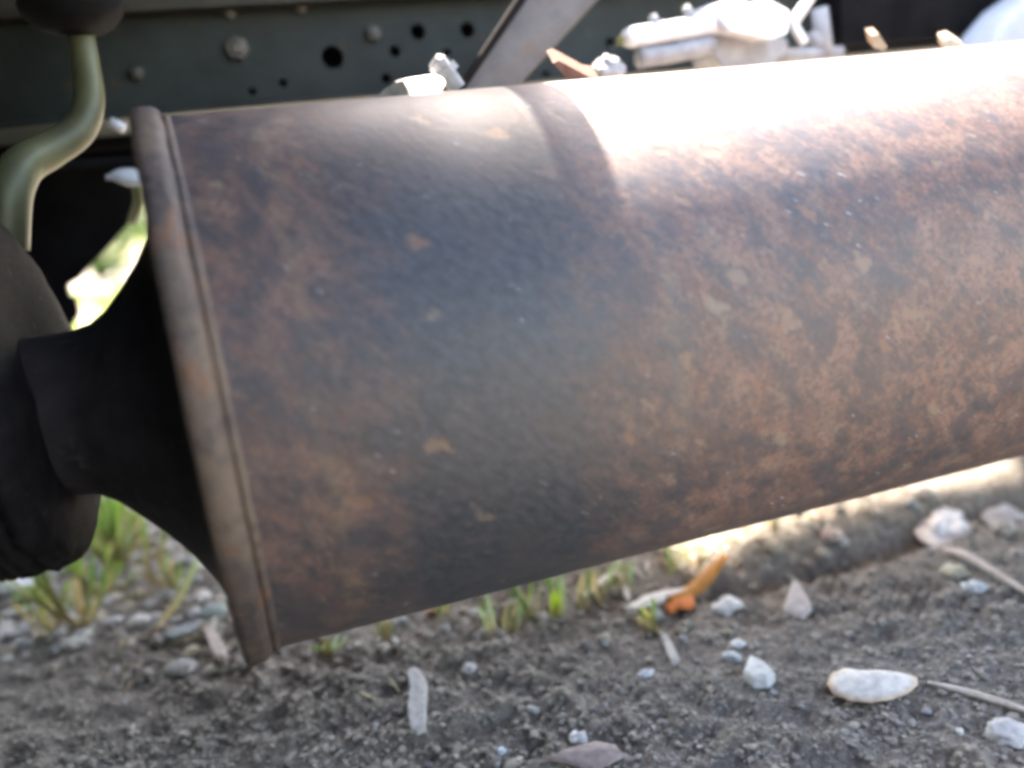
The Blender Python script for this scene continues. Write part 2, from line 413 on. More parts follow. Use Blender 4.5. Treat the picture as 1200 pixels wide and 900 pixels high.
# tufts seen in the gap at lower left
tuft(98, 742, [(62, 655, 0, GREEN, 1.3, (-.01, 0, .012)), (34, 700, .01, GREEN, 1.2, (-.01, 0, .02)), (108, 655, 0, DEEP, 1.1, (.004, 0, .004)),
               (45, 672, -.01, DEEP, 1.0, (-.01, 0, .02)), (86, 668, 0, STRAW, .8, (0, 0, .004)), (118, 690, 0, STRAW, .6, (.004, 0, .006))],
     'low bright green grass tuft with arching blades, at the left edge below the flange', .0042)
tuft(62, 748, [(50, 662, 0, GREEN, 1.1, (-.004, 0, .01)), (90, 688, 0, GREEN, 1.0, (.004, 0, .016)), (36, 716, 0, GREEN, .9, (-.004, 0, .012)), (70, 700, 0, STRAW, .8, (0, 0, .003))],
     'small grass tuft left of the arching green tuft, blades crossing a white stone', .0038)
tuft(135, 668, [(118, 582, 0, DEEP, 1.3, (0, 0, .004)), (126, 590, 0, GREEN, 1.2, (.003, 0, .004)), (158, 600, .02, GREEN, 1.1, (.006, 0, .01)),
                (112, 640, 0, GREEN, 1.5, (-.006, 0, .008)), (150, 620, 0, PALE, 1.1, (.003, 0, .004)), (175, 625, .02, STRAW, .9, (.004, 0, .01))],
     'tall green grass tuft filling the gap between the flange and the dark cone', .006)
tuft(118, 700, [(100, 640, 0, GREEN, 1.5, (-.006, 0, .006)), (125, 636, 0, GREEN, 1.3, (.002, 0, .006)), (92, 668, 0, DEEP, 1.2, (-.006, 0, .01)), (140, 660, 0, GREEN, 1.0, (.006, 0, .008))],
     'middle grass tuft with broad blades just under the flange tip', .005)
tuft(205, 700, [(198, 648, 0, PALE, 1.3, (-.002, 0, .004)), (212, 655, .01, GREEN, 1.0, (.002, 0, .003)), (186, 640, .02, STRAW, 1, (-.004, 0, .006)), (170, 650, .03, STRAW, 1, (-.006, 0, .008))],
     'sparse pale grass tuft beneath the dark cone next to the rim', .0045)
tuft(385, 775, [(366, 758, .012, GREEN, 1.2, (0, 0, .002)), (378, 745, .012, GREEN, 1.1, (0, 0, .002)), (388, 748, .012, (.35, .16, .08), .7, (0, 0, .002)), (396, 742, .012, PALE, 1.5, (0, 0, .001))],
     'tiny grass tuft peeping out under the lower left of the rusty shell', .0032)
for sp in [(574, 748, [(569, 690, .012, PALE, 1.3, (0, 0, .002))], 'single upright pale green blade under the middle of the shell'),
           (622, 728, [(598, 675, .02, PALE, 1.3, (-.001, 0, .002)), (628, 668, .02, GREEN, 1.0, (0, 0, .002))], 'leaning pale green blades just right of the single upright blade'),
           (652, 724, [(640, 660, .02, GREEN, 1.2, (0, 0, .002)), (654, 664, .015, PALE, 1.5, (.002, 0, .002)), (648, 690, 0, (.33, .5, .03), 1.8, (0, 0, .001))], 'bright green tuft with a lime blade at its foot'),
           (706, 700, [(688, 660, .02, GREEN, 1.3, (-.002, 0, .003)), (722, 645, .02, PALE, 1.6, (.003, 0, .002)), (730, 655, .02, GREEN, 1.4, (.003, 0, .003)), (696, 665, .0, STRAW, 1.0, (-.003, 0, .003))], 'grass tuft half hidden by the shell left of the orange leaf'),
           (764, 732, [(752, 708, .004, (.45, .42, .1), 1.4, (0, 0, .001)), (766, 700, .004, GREEN, 1.0, (0, 0, .002)), (745, 722, 0, STRAW, 1.2, (0, 0, .002))], 'little yellow green shoot in front of the curled orange leaf'),
           (812, 662, [(795, 640, .02, GREEN, 1.4, (0, 0, .002)), (822, 628, .02, PALE, 1.3, (.002, 0, .002)), (838, 634, .02, GREEN, 1.2, (.002, 0, .002))], 'short grass tuft behind the tip of the orange leaf'),
           (868, 645, [(850, 622, .02, GREEN, 1.2, (0, 0, .002)), (880, 618, .02, PALE, 1.3, (.002, 0, .002)), (890, 628, .02, GREEN, 1.0, (.002, 0, .002))], 'short grass tuft right of the orange leaf, under the shell edge'),
           (958, 622, [(945, 598, .02, PALE, 1.5, (0, 0, .002)), (970, 594, .02, PALE, 1.6, (.002, 0, .002)), (985, 604, .02, GREEN, 1.2, (.002, 0, .002)), (930, 610, .02, GREEN, 1.2, (-.002, 0, .002))], 'rightmost whitish green grass tuft on the sunlit bank')]:
    tuft(sp[0], sp[1], sp[2], sp[3], .0036)
for (gx, gy, gl_) in [(598, 738, 'thin wispy tuft just right of the single upright blade'), (684, 712, 'thin wispy tuft left of the bleached folded stalk'), (735, 694, 'thin wispy tuft behind the bleached folded stalk'),
                      (788, 672, 'thin wispy tuft behind the bleached half of the curled leaf'), (905, 634, 'thin wispy tuft above the pale triangular chip'), (520, 728, 'thin wispy tuft by the brown twig'), (450, 752, 'thin wispy tuft at the shell edge above the long grey chip')]:
    tuft(gx, gy, [(gx + random.uniform(-12, 12), gy - random.uniform(24, 44), .012, random.choice((GREEN, PALE, STRAW, STRAW)), random.uniform(.5, 1.1), (random.uniform(-.002, .002), 0, .002)) for _ in range(4)], gl_, .003)
# fallen bent blade, and straws
def litter(pts, wid, cols, label, name='straw', cat='straw', flat=.45, lift=.002):
    P3 = []
    for q in pts:
        p = G(q[0], q[1]); p.z = hgt(p.x, p.y) + lift + (q[2] if len(q) > 2 else 0); P3.append(p); p.z = max(p.z, hfine(p.x, p.y) + lift * .7)
    c = bez(P3, 12); V = []; F = []; K = []
    for i, p in enumerate(c):
        t = i / 12; d = (c[min(i + 1, 12)] - c[max(i - 1, 0)]).normalized(); s_ = d.cross(Vector((0, 0, 1))).normalized(); u = s_.cross(d)
        ww = wid * (.55 + .45 * math.sin(math.pi * min(1, t * 1.05))) * (1 + .2 * noise.noise((i, wid * 900, 0)))
        for a in range(8):
            an = a * math.pi / 4; V.append(p + s_ * math.cos(an) * ww + u * math.sin(an) * ww * flat)
            K.append(tuple(x + (y - x) * t for x, y in zip(cols[0], cols[1])))
    for i in range(12):
        for a in range(8): F.append((i * 8 + a, i * 8 + (a + 1) % 8, i * 8 + 8 + (a + 1) % 8, i * 8 + 8 + a))
    F.append(tuple(range(7, -1, -1))); F.append(tuple(96 + a for a in range(8)))
    o = mesh_obj(name, V, F, M['dry'], None, True, K); tag(o, label, cat); return o
litter([(183, 748), (212, 715, .004), (240, 674, .012)], .0034, [(.42, .27, .12), (.22, .36, .12)], 'bent fallen grass blade, orange at its foot and green at its tip', 'fallen_blade', 'grass', .2)
litter([(143, 708), (184, 699)], .0022, [(.36, .34, .16)] * 2, 'yellowish straw lying left of the bent fallen blade')
litter([(-10, 712), (40, 700, .004), (75, 694)], .003, [(.5, .47, .42)] * 2, 'pale dry stalk at the left edge under the grass tuft', 'dry_stalk', 'stalk')
litter([(180, 742), (225, 738), (262, 728)], .0016, [(.35, .31, .26)] * 2, 'thin grey stalk lying across the flat slate by the rim')
litter([(414, 820), (442, 832)], .0010, [(.62, .55, .36)] * 2, 'short cream straw left of the long grey wood chip')
litter([(458, 806), (470, 822)], .0006, [(.5, .45, .3)] * 2, 'very thin straw touching the left of the grey wood chip')
litter([(676, 708), (705, 690, .004), (726, 684, .006), (738, 706)], .0026, [(.72, .66, .6)] * 2, 'bleached folded stalk between the green tufts', 'dry_stalk', 'stalk', .35)
litter([(1094, 624), (1135, 658, .004), (1215, 712, .002)], .0026, [(.55, .47, .42)] * 2, 'long slanting tan stick running out at the right edge', 'stick', 'stick', .8)
litter([(1088, 812), (1140, 830, .001), (1225, 858)], .0019, [(.72, .66, .6), (.6, .5, .42)], 'bleached leaf stalk running right from the white oval leaf', 'leaf_stalk', 'stalk', .7)
litter([(500, 722), (530, 708)], .003, [(.34, .17, .08)] * 2, 'brown twig tucked under the shell edge', 'twig', 'twig')
litter([(1010, 800), (1030, 812)], .0006, [(.4, .36, .3)] * 2, 'hair thin straw above the white oval leaf') if 0 else None

def leaf(outline, curl, col, label, name='dry_leaf', parent=None, mat='dry', thick=.0004, lift=.002, rim=None):
    # outline in picture points -> ground plane, domed by curl
    pts = [G(*q) for q in outline]; cx = sum(p.x for p in pts) / len(pts); cy = sum(p.y for p in pts) / len(pts)
    V = []; F = []; K = []; n = len(pts); rings = 5; zb = max(hfine(p.x, p.y) for p in pts) + .0008
    for k in range(rings + 1):
        t = k / rings
        for p in pts:
            x = cx + (p.x - cx) * t; y = cy + (p.y - cy) * t
            z = zb + lift * .3 + curl * (1 - t * t) + .0006 * noise.noise((x * 180, y * 180, 3))
            V.append(Vector((x, y, z))); kk = 1 + .1 * noise.noise((x * 300, y * 300, 0)); c = rim if (rim and k == rings) else col; K.append(tuple(a * kk for a in c))
    for k in range(rings):
        for j in range(n): F.append((k * n + j, (k + 1) * n + j, (k + 1) * n + (j + 1) % n, k * n + (j + 1) % n))
    m0 = len(V); V += [v - Vector((0, 0, thick)) for v in V]; K += K
    F += [tuple(i + m0 for i in f[::-1]) for f in F]
    for j in range(n): a = rings * n + j; b = rings * n + (j + 1) % n; F.append((b, a, a + m0, b + m0))
    o = mesh_obj(name, V, F, M[mat], parent, True, K)
    if label: tag(o, label, 'leaf')
    return o
leaf([(970, 820), (976, 808), (990, 801), (1010, 804), (1030, 803), (1055, 807), (1076, 812), (1076, 822), (1064, 832), (1045, 839), (1020, 842), (996, 839), (977, 832)], .0035, (.82, .79, .74), 'white oval dry leaf lying on bare soil at lower right', rim=(.62, .46, .33))
e = empty('dry_leaf', G(780, 690), 'curled dry leaf, bright orange at one end and bleached at the other', 'leaf')
litter_parts = [([(735, 722), (770, 700), (812, 684)], .0048, (.72, .68, .62), 'bleached_half'), ([(780, 700), (812, 685), (850, 658)], .0058, (.50, .22, .05), 'orange_half')]
for pts_, wd, c_, nm in litter_parts:
    o = litter([(q[0], q[1], .005) for q in pts_], wd, [c_, c_], None, nm, None, .5)
    del o['label']; del o['category']; o.parent = e; o.matrix_parent_inverse = Matrix.Translation(-e.location)
leaf([(780, 697), (795, 692), (812, 694), (814, 706), (806, 712), (796, 708), (786, 716), (779, 708)], .0012, (.60, .17, .035), None, 'torn_lobe', e, lift=.003)
leaf([(640, 905), (668, 893), (700, 884), (722, 889), (735, 902), (700, 920)], .0015, (.36, .29, .28), 'dull pink scrap of leaf cut by the bottom edge', 'dry_leaf')

# ------------------------------------------------------------ single stones and chips
def stone(px, py, wpx, hpx, kind, label, group=None, name='stone', flat=.5, ang=0, col=None, base=(IV3, IF3), jag=.5):
    p = G(px, py); dist = (p - Vector((0, 0, H))).dot(-BK); k = dist / 942
    sx = wpx * k / 2; dep = (-BK).z; sy = max(hpx * k / 2 / .62, sx * .35)
    v, f = rock((sx, sy, min(sx, sy) * flat), random.random() * 50, base, jag)
    rot = Matrix.Rotation(ang, 3, 'Z')
    if name != 'pebble': v = [Vector((q.x, q.y, q.z)) for q in v]
    c = col or scol(kind); loc = Vector((p.x, p.y, hgt(p.x, p.y) + min(sx, sy) * flat * .45 + .0015))
    me_o = mesh_obj(name, v, f, M['stone'], None, True, [tuple(a * (1 + .25 * noise.noise(q * 400)) for a in c) for q in v])
    me_o.location = loc; tag(me_o, label, 'stone', group); return me_o
def chip(outline, thick, col, label, name='wood_chip', cat='wood chip', tilt=0):
    pts = [G(*q) for q in outline]; c = sum(pts, Vector()) / len(pts); z0 = max(hfine(q.x, q.y) for q in pts + [c]) - .0002
    n = len(pts); V = [Vector((p.x, p.y, z0 - .001)) for p in pts]
    V += [Vector((p.x, p.y, z0 + thick + tilt * (p.y - c.y))) for p in pts]
    V += [Vector((c.x + (p.x - c.x) * .82, c.y + (p.y - c.y) * .82, z0 + thick * 1.25 + tilt * (p.y - c.y) + .0004 * noise.noise(p * 300))) for p in pts]
    F = [(j, (j + 1) % n, n + (j + 1) % n, n + j) for j in range(n)] + [(n + j, n + (j + 1) % n, 2 * n + (j + 1) % n, 2 * n + j) for j in range(n)] + [tuple(range(2 * n, 3 * n))]
    K = [tuple(a * (1 + .15 * noise.noise(v * 350)) for a in col) for v in V]
    o = mesh_obj(name, V, F, M['dry'], None, False, K); tag(o, label, cat); return o
chip([(480, 802), (486, 797), (494, 800), (503, 815), (502, 840), (501, 868), (492, 873), (484, 870), (480, 845), (483, 820)], .0016, (.46, .46, .46), 'long flat grey wood chip standing out on the soil below the shell')
chip([(242, 750), (250, 746), (259, 758), (268, 776), (266, 782), (255, 782), (248, 768)], .002, (.48, .40, .36), 'pinkish split wood chip beside the foot of the rim')
chip([(193, 752), (205, 742), (235, 734), (262, 732), (246, 742), (222, 750), (205, 754)], .0022, (.25, .29, .29), 'flat blue grey slate sliver under the fallen blade', 'slate', 'stone')
chip([(772, 738), (780, 740), (788, 752), (797, 772), (788, 776), (781, 762)], .002, (.56, .54, .50), 'narrow whitish chip propped below the curled orange leaf')
chip([(918, 718), (930, 690), (938, 692), (951, 712), (940, 722)], .004, (.62, .55, .51), 'pale triangular chip alone on the soil right of the orange leaf', 'stone_chip', 'stone', .2)
chip([(872, 800), (880, 780), (888, 784), (898, 790), (909, 802), (900, 808), (884, 808)], .004, (.8, .8, .77), 'white jagged stone fragment in the middle of the bare soil', 'stone_chip', 'stone')
stone(864, 752, 14, 10, 'white', 'small white pebble, upper one above the white jagged fragment', col=(.72, .74, .74))
stone(858, 769, 16, 13, 'blue', 'bluish pebble just above left of the white jagged fragment', col=(.5, .55, .56))
stone(1102, 602, 52, 52, 'white', 'large white rounded stone on the sunlit bank', col=(.74, .73, .72), flat=.45, jag=.7)
stone(1178, 590, 60, 34, 'grey', 'grey stone at the right edge under the shell', col=(.36, .36, .37), flat=.6)
stone(215, 786, 40, 17, 'grey', 'smooth grey stone lying below the flat slate', col=(.36, .36, .35), flat=.6, jag=.2)
stone(252, 724, 24, 20, 'blue', 'rounded blue green stone touching the rim', col=(.33, .40, .39), flat=.7, jag=.2)
stone(138, 733, 12, 9, 'white', 'tiny white pebble between the grass and the fallen blade', col=(.7, .72, .75))
stone(224, 766, 20, 12, 'tan', 'cream pebble left of the pinkish wood chip', col=(.50, .46, .34))
stone(246, 786, 14, 10, 'tan', 'cream pebble just below the pinkish wood chip', col=(.50, .47, .38))
stone(30, 668, 60, 26, 'white', 'broad white slab stone at the left edge behind the grass', col=(.66, .68, .7), flat=.5)
stone(20, 690, 50, 24, 'white', 'pale stone in front of the broad white slab', col=(.55, .58, .6), flat=.5)
stone(52, 655, 46, 18, 'white', 'thin white stone behind the broad white slab', col=(.62, .63, .66), flat=.5)
stone(8, 606, 44, 40, 'white', 'bright white stone seen past the left of the flange', col=(.8, .8, .8), flat=.9)
stone(678, 871, 20, 14, 'white', 'small whitish pebble near the bottom edge', col=(.6, .6, .6))
stone(757, 790, 14, 12, 'white', 'tiny pale pebble below the narrow whitish chip', col=(.62, .64, .68))
stone(551, 790, 16, 12, 'grey', 'small light grey pebble right of the long grey wood chip', col=(.45, .45, .45))
stone(588, 886, 12, 8, 'blue', 'tiny light blue pebble at the bottom edge', col=(.52, .6, .66))
stone(1185, 880, 50, 26, 'grey', 'pale stone at the lower right corner', col=(.5, .5, .5))
stone(852, 704, 30, 22, 'white', 'white stone touching the orange end of the curled leaf', col=(.62, .62, .6))
stone(1118, 668, 26, 16, 'tan', 'tan pebble under the slanting stick', col=(.42, .40, .30))
stone(1142, 690, 26, 16, 'white', 'pale pebble below the slanting stick', col=(.55, .57, .56))
regions = [((185, 720, 290, 800), 26, 6, 13, ' beside the foot of the rim'), ((395, 715, 560, 770), 20, 6, 15, ' just under the left half of the shell'), ((540, 690, 860, 760), 34, 6, 16, ' around the pale grass blades'),
           ((860, 590, 1200, 650), 26, 8, 24, ' on the sunlit bank'), ((0, 720, 200, 800), 20, 5, 12, ' at lower left under the grass'), ((300, 770, 900, 895), 16, 4, 10, ' on the bare soil at bottom centre'),
           ((900, 720, 1200, 895), 8, 5, 12, ' near the white oval leaf'), ((100, 640, 250, 720), 16, 6, 13, ' below the dark cone')]
gl = {'grey': 'small grey pebble', 'dark': 'small dark pebble', 'tan': 'small tan pebble',
      'blue': 'small blue grey pebble', 'white': 'small whitish pebble', 'soil': 'small lump of grey soil', 'pink': 'small pinkish pebble'}
for (x0, y0, x1, y1), n, a, b, wh in regions:
    for i in range(n):
        k = random.choices(list(gl), [4, 3, 3, 1, .6, 9, 1])[0]; s_ = random.uniform(a, b)
        stone(random.uniform(x0, x1), random.uniform(y0, y1), s_, s_ * .7, k, gl[k] + wh, (gl[k] + wh).replace('small ', '').replace('pebble', 'pebbles').replace('lump', 'lumps'), 'clod' if k == 'soil' else 'pebble', .65, 0, None, (IV2, IF2), .6)

# broken straws and husks between the blades: nobody could count them
mb = MB()
for i in range(420):
    t = random.random(); px = 120 + 900 * t; py = 735 - 118 * t + random.gauss(0, 22) + (40 if px < 300 else 0)
    p = G(px, py); a = random.random() * 3.14; L = random.uniform(.003, .014) * (1 if random.random() < .8 else 1.8); w_ = random.uniform(.0004, .0012)
    d = Vector((math.cos(a), math.sin(a), random.uniform(-.1, .35))) * L; n_ = Vector((-math.sin(a), math.cos(a), 0)) * w_; u_ = Vector((0, 0, w_ * .7))
    p.z = hfine(p.x, p.y) + .001; q = p + d; m_ = p + d * .5 + Vector((0, 0, L * .08))
    c = random.choice(((.5, .45, .34), (.6, .56, .48), (.3, .2, .12), (.42, .36, .22), (.62, .6, .55)))
    mb.add([p - n_, p + n_, p + u_, m_ - n_, m_ + n_, m_ + u_, q - n_ * .4, q + n_ * .4, q + u_ * .5], [(0, 1, 4, 3), (1, 2, 5, 4), (2, 0, 3, 5), (3, 4, 7, 6), (4, 5, 8, 7), (5, 3, 6, 8)], c)
o = mb.obj('dry_litter', M['dry'], col=True); o['kind'] = 'stuff'; o['label'] = 'scattered broken straw under the edge of the muffler'

# far grass and bushes beyond the vehicle
mb = MB()
for i in range(5200):
    if i < 900: y = random.uniform(.62, 1.3); h = random.uniform(.02, .05)
    else: y = 1.3 + 5 * random.random() ** 1.5; h = random.uniform(.05, .12)
    x = random.uniform(-.42 * y - .35, -.1 * y + .12)
    if noise.noise((x * 5, y * 2.2, 5)) < (-.05 if y > 1.3 else .05): continue
    v, f, k = blade_geo((x, y, hgt(x, y)), (x + random.uniform(-.4, .4) * h, y + random.uniform(-.3, .3) * h, h), .003 + .002 * y, (0, 0, .1 * h), STRAW, random.choice((GREEN, GREEN, DEEP, (.3, .42, .06), STRAW)), 3, random.uniform(-.8, .8))
    for a in range(len(v)): mb.V.append(v[a]); mb.K.append(k[a])
    n0 = len(mb.V) - len(v); mb.F += [tuple(q + n0 for q in ff) for ff in f]
o = mb.obj('meadow_grass', M['blade'], smooth=True, col=True); o['kind'] = 'stuff'; o['label'] = 'bright sunlit grass growing beyond the vehicle'
for bi, (bx, by, bh, lb) in enumerate([(-4.6, 9.5, 1.5, 'leafy green bush glimpsed through the slit beside the cone'), (-2.0, 11, 1.3, 'further leafy bush behind the slit, mostly hidden by the muffler')]):
    root = empty('bush', (bx, by, 0), lb, 'bush'); t = MB()
    for k in range(5):
        a = k * 1.3; t.tube([(bx, by, 0), (bx + .3 * math.cos(a), by + .3 * math.sin(a), bh * .5), (bx + .7 * math.cos(a), by + .6 * math.sin(a), bh * .85)], [.04, .025, .008], 6)
    t.obj('stem', M['olive'], root, True); t = MB()
    for k in range(2600):
        u = Vector((random.gauss(0, 1), random.gauss(0, 1), random.gauss(0, 1))).normalized() * random.random() ** .4
        c = Vector((bx + u.x * 1.1, by + u.y * .9, bh * .55 + u.z * bh * .5)); c += Vector((.2, .2, .2)) * noise.noise(c * 2)
        a = Vector((random.gauss(0, 1), random.gauss(0, 1), random.gauss(0, 1))).normalized(); b = a.orthogonal().normalized(); s_ = random.uniform(.04, .08)
        t.add([c - a * s_, c + b * s_ * .5, c + a * s_, c - b * s_ * .5], [(0, 1, 2, 3)], random.choice(((.07, .15, .03), (.12, .2, .04), (.05, .11, .025))))
    o = t.obj('foliage', M['leafy'], root, col=True); o['kind'] = 'stuff'

# ------------------------------------------------------------ the muffler
MC = (.326, H - .0512); MR = .1
mroot = empty('exhaust_muffler', (.5, MC[0], 0.0), 'big rusty cylindrical exhaust muffler with a rolled rim, hung under the vehicle', 'muffler')
TK = -.0085
def wob(x, a):
    d = .0004 * noise.noise((x * 9, math.cos(a) * 1.5, math.sin(a) * 1.5)) + .0001 * noise.noise((x * 60, math.cos(a) * 9, math.sin(a) * 9))
    return 0, d
NS = 180; xs_ = [-.0275, -.022, -.012] + [.004 + i * .0125 for i in range(90)]
V = []; F = []; UV = []
for x in xs_:
    for j in range(NS):
        a = 2 * math.pi * j / NS; dr = wob(x, a)[1]
        V.append((x + (TK * math.cos(a) if x < 0 else 0), MC[0] + (MR + dr) * math.cos(a), MC[1] + (MR + dr) * math.sin(a)))
for i in range(len(xs_) - 1):
    for j in range(NS):
        F.append((i * NS + j, (i + 1) * NS + j, (i + 1) * NS + (j + 1) % NS, i * NS + (j + 1) % NS))
        v0 = j / NS * 2 * math.pi * MR; v1 = (j + 1) / NS * 2 * math.pi * MR
        UV += [xs_[i], v0, xs_[i + 1], v0, xs_[i + 1], v1, xs_[i], v1]
shell = mesh_obj('shell', V, F, M['muffler'], mroot, True)
ul = shell.data.uv_layers.new(name='wrap'); ul.data.foreach_set('uv', UV)
mb = MB(); mb.lathe_x([(-.0355, .0965), (-.0372, .0995), (-.0372, .1026), (-.0365, .1036), (-.0340, .1039), (-.0305, .1036), (-.0290, .1028), (-.0281, .1014), (-.0276, .1007), (-.0276, .0995)], MC, 180,
                      lambda x, a: (TK * math.cos(a) + .0006 * noise.noise((math.cos(a) * 5, math.sin(a) * 5, 2)), .0004 * noise.noise((math.cos(a) * 7, math.sin(a) * 7, 1)) + .0002 * noise.noise((math.cos(a) * 30, math.sin(a) * 30, x * 90))))
mb.obj('end_rim', M['rim'], mroot, True)
mb = MB(); mb.lathe_x([(-.0277, .0996), (-.0275, .1006), (-.0268, .1008), (-.0262, .1008), (-.0256, .1005), (-.0248, .0999)], MC, 180, lambda x, a: (TK * math.cos(a), .0002 * noise.noise((math.cos(a) * 9, math.sin(a) * 9, 1))))
mb.obj('rolled_seam', M['rim'], mroot, True)
mb = MB(); mb.lathe_x([(-.0345, .098), (-.0350, .094), (-.0375, .084), (-.0415, .0725), (-.0475, .061), (-.054, .0515), (-.061, .043), (-.068, .0358), (-.0745, .0315), (-.082, .0300), (-.13, .0300)], MC, 96, lambda x, a: (TK * math.cos(a) * max(0, min(1, (x + .062) / .026)) + .008 * max(0, math.sin(a)) * max(0, min(1, (-.038 - x) / .01)), 0))
mb.obj('end_cone', M['cone_steel'], mroot, True)
# right end cap (outside the frame)
mb = MB(); mb.lathe_x([(1.110, .1), (1.118, .103), (1.128, .103), (1.132, .096), (1.14, .06), (1.16, .03), (1.3, .03)], MC, 64, cap=False); mb.obj('end_cap', M['rim'], mroot, True)
# inlet flange: scaly, slightly tilted, higher than the axis
FC = (MC[0] + .0, MC[1] + .0115)
def fw(x, a):
    tilt = -.006 - .007 * max(0, math.sin(a))
    return tilt, .0022 * noise.noise((x * 60, math.cos(a) * 4, math.sin(a) * 4)) + .001 * noise.noise((x * 200, math.cos(a) * 14, math.sin(a) * 14)) - .006 * math.cos(a) ** 2 * .3
mb = MB(); mb.lathe_x([(-.0765, .018), (-.0765, .050), (-.0775, .060), (-.080, .0645), (-.083, .0665), (-.0855, .066), (-.087, .0632), (-.0885, .0662), (-.0905, .067), (-.0915, .0640), (-.0925, .0668), (-.0945, .0668), (-.0955, .0632), (-.0968, .0660), (-.0985, .0655), (-.0993, .063), (-.1005, .0655), (-.103, .064), (-.105, .059), (-.106, .050), (-.106, .028)], FC, 120, fw)
mb.obj('pipe_flange', M['flange'], mroot, True)
mb = MB(); mb.tube([(-.10, MC[0], MC[1] + .004), (-.2, MC[0] + .02, MC[1] + .006), (-.6, MC[0] + .05, MC[1] + .01)], .031, 40); mb.obj('inlet_pipe', M['flange'], mroot, True)
mb = MB(); mb.tube([(-.118, .33, MC[1] + .055), (-.104, .33, MC[1] + .055)], .008, 6); bevel(mb.obj('flange_bolt', M['bolt'], mroot), .001)
# lumpy heat wrap on the top of the flange
# lower hanger plate that closes off the white gap
mb = MB(); mb.plate([(-40, 622), (14, 621), (50, 630), (76, 640), (78, 662), (40, 660), (0, 650), (-60, 640)], lambda u, v: P(u, v, .335), t=Vector((0, .006, 0)))
mb.obj('flange_lug', M['flange'], mroot)

# hanger bracket on top of the shell
br = empty('muffler_bracket', P(480, 105, .345), 'bent metal bracket sitting on top of the muffler, coloured bright as if sunlit, bolt at its right', 'bracket')
def strip_prof(prof, y0, y1, th):
    mb = MB(); n = len(prof)
    for yy in (y0, y1):
        mb.V += [Vector((x, yy, z)) for x, z in prof] + [Vector((x, yy, z - th)) for x, z in prof]
    s2 = 2 * n
    for i in range(n - 1):
        mb.F += [(i, i + 1, s2 + i + 1, s2 + i), (n + i, s2 + n + i, s2 + n + i + 1, n + i + 1), (i, n + i, n + i + 1, i + 1), (s2 + i, s2 + i + 1, s2 + n + i + 1, s2 + n + i)]
    mb.F += [(0, s2, s2 + n, n), (n - 1, 2 * n - 1, s2 + 2 * n - 1, s2 + n - 1)]; mb.K = [(1, 1, 1)] * len(mb.V); return mb
mb = MB(); mb.plate([(472, 93), (490, 90), (510, 87), (519, 91), (523, 98), (518, 106), (524, 124), (486, 126), (480, 106)], lambda u, v: P(u, v, .335 + (120 - v) * .0005), t=Vector((0, .022, .003)))
bevel(mb.obj('bent_plate', M['plate'], br), .0009)
mb = MB(); mb.plate([(438, 118), (450, 105), (462, 97), (471, 94), (477, 104), (481, 124), (440, 126)], lambda u, v: P(u, v, .341), t=Vector((0, .012, 0)))
mb.obj('gusset', M['bolt'], br)
q = P(522, 86, .362); mb = MB(); mb.tube([q + Vector((-.0045, 0, .006)), q + Vector((-.003, 0, .0045)), q + Vector((.001, 0, -.001)), q + Vector((.005, .0, -.007))], [.003, .0045, .0042, .0035], 12)
mb.tube([q + Vector((-.001, 0, .0015)), q + Vector((.0012, 0, -.0014))], .0062, 6)
mb.obj('bolt', M['greyp'], br)

# ------------------------------------------------------------ chassis rail (web with real holes)
RY = .5
rr = empty('chassis_rail', (.2, RY, .3), 'grey green steel chassis rail with round holes and bolt heads, running behind the muffler', 'chassis rail')
def XZ(px, py, Y=RY): p = P(px, py, Y); return p.x, p.z
holes = [(390, 67, 12), (490, 37, 8.5), (548, 35, 8.5), (463, 60, 6.5), (453, 92, 5.5), (524, 62, 5), (332, 97, 4.5), (296, 107, 4), (715, 50, 6), (640, 88, 5), (60, 150, 9)]
hl = []
for (px, py, r) in holes:
    x, z = XZ(px, py); hl.append(circ(x, z, r * .5 / 942 * 1.02, 20))
mb = MB(); mb.plate([(-1.4, .2985), (1.9, .2985), (1.9, .415), (-1.4, .415)], lambda u, v: Vector((u, RY, v)), hl, Vector((0, .004, 0)))
mb.obj('web', M['rail'], rr)
mb = MB(); mb.box((-1.4, RY - .0135, .2955), (1.9, RY + .05, .2983)); bevel(mb.obj('bottom_flange', M['rail'], rr), .001)
mb = MB(); mb.box((-1.4, RY + .0005, .4153), (1.9, RY + .05, .419)); mb.obj('top_flange', M['rail'], rr)
mb = MB(); mb.box((-1.4, RY + .06, .29), (1.9, RY + .064, .415)); mb.obj('inner_plate', M['under'], rr)
for (px, py, r) in [(160, 85, 8), (278, 56, 13), (438, 38, 9), (268, 14, 7), (352, 8, 7), (522, 72, 7)]:
    x, z = XZ(px, py, RY - .004); r = r * .5 / 942
    mb = MB(); mb.tube([(x, RY - .0005, z), (x, RY - .0045, z)], [r, r * .95], 6); mb.tube([(x, RY - .0046, z), (x, RY - .0062, z)], [r * .6, r * .45], 12)
    bevel(mb.obj('bolt_head', M['bolt'], rr), .0006)
ob = empty('floor_sill', (-.3, RY - .03, .36), 'olive painted sill beam along the top of the chassis rail at upper left', 'beam')
mb = MB(); mb.box((-1.4, RY - .012, .3505), (1.9, RY - .0008, .43)); mb.obj('beam_face', M['olive'], ob)
mb = MB(); mb.box((-1.4, RY - .016, .3475), (1.9, RY - .0008, .3503)); mb.obj('beam_lip', M['olive'], ob)

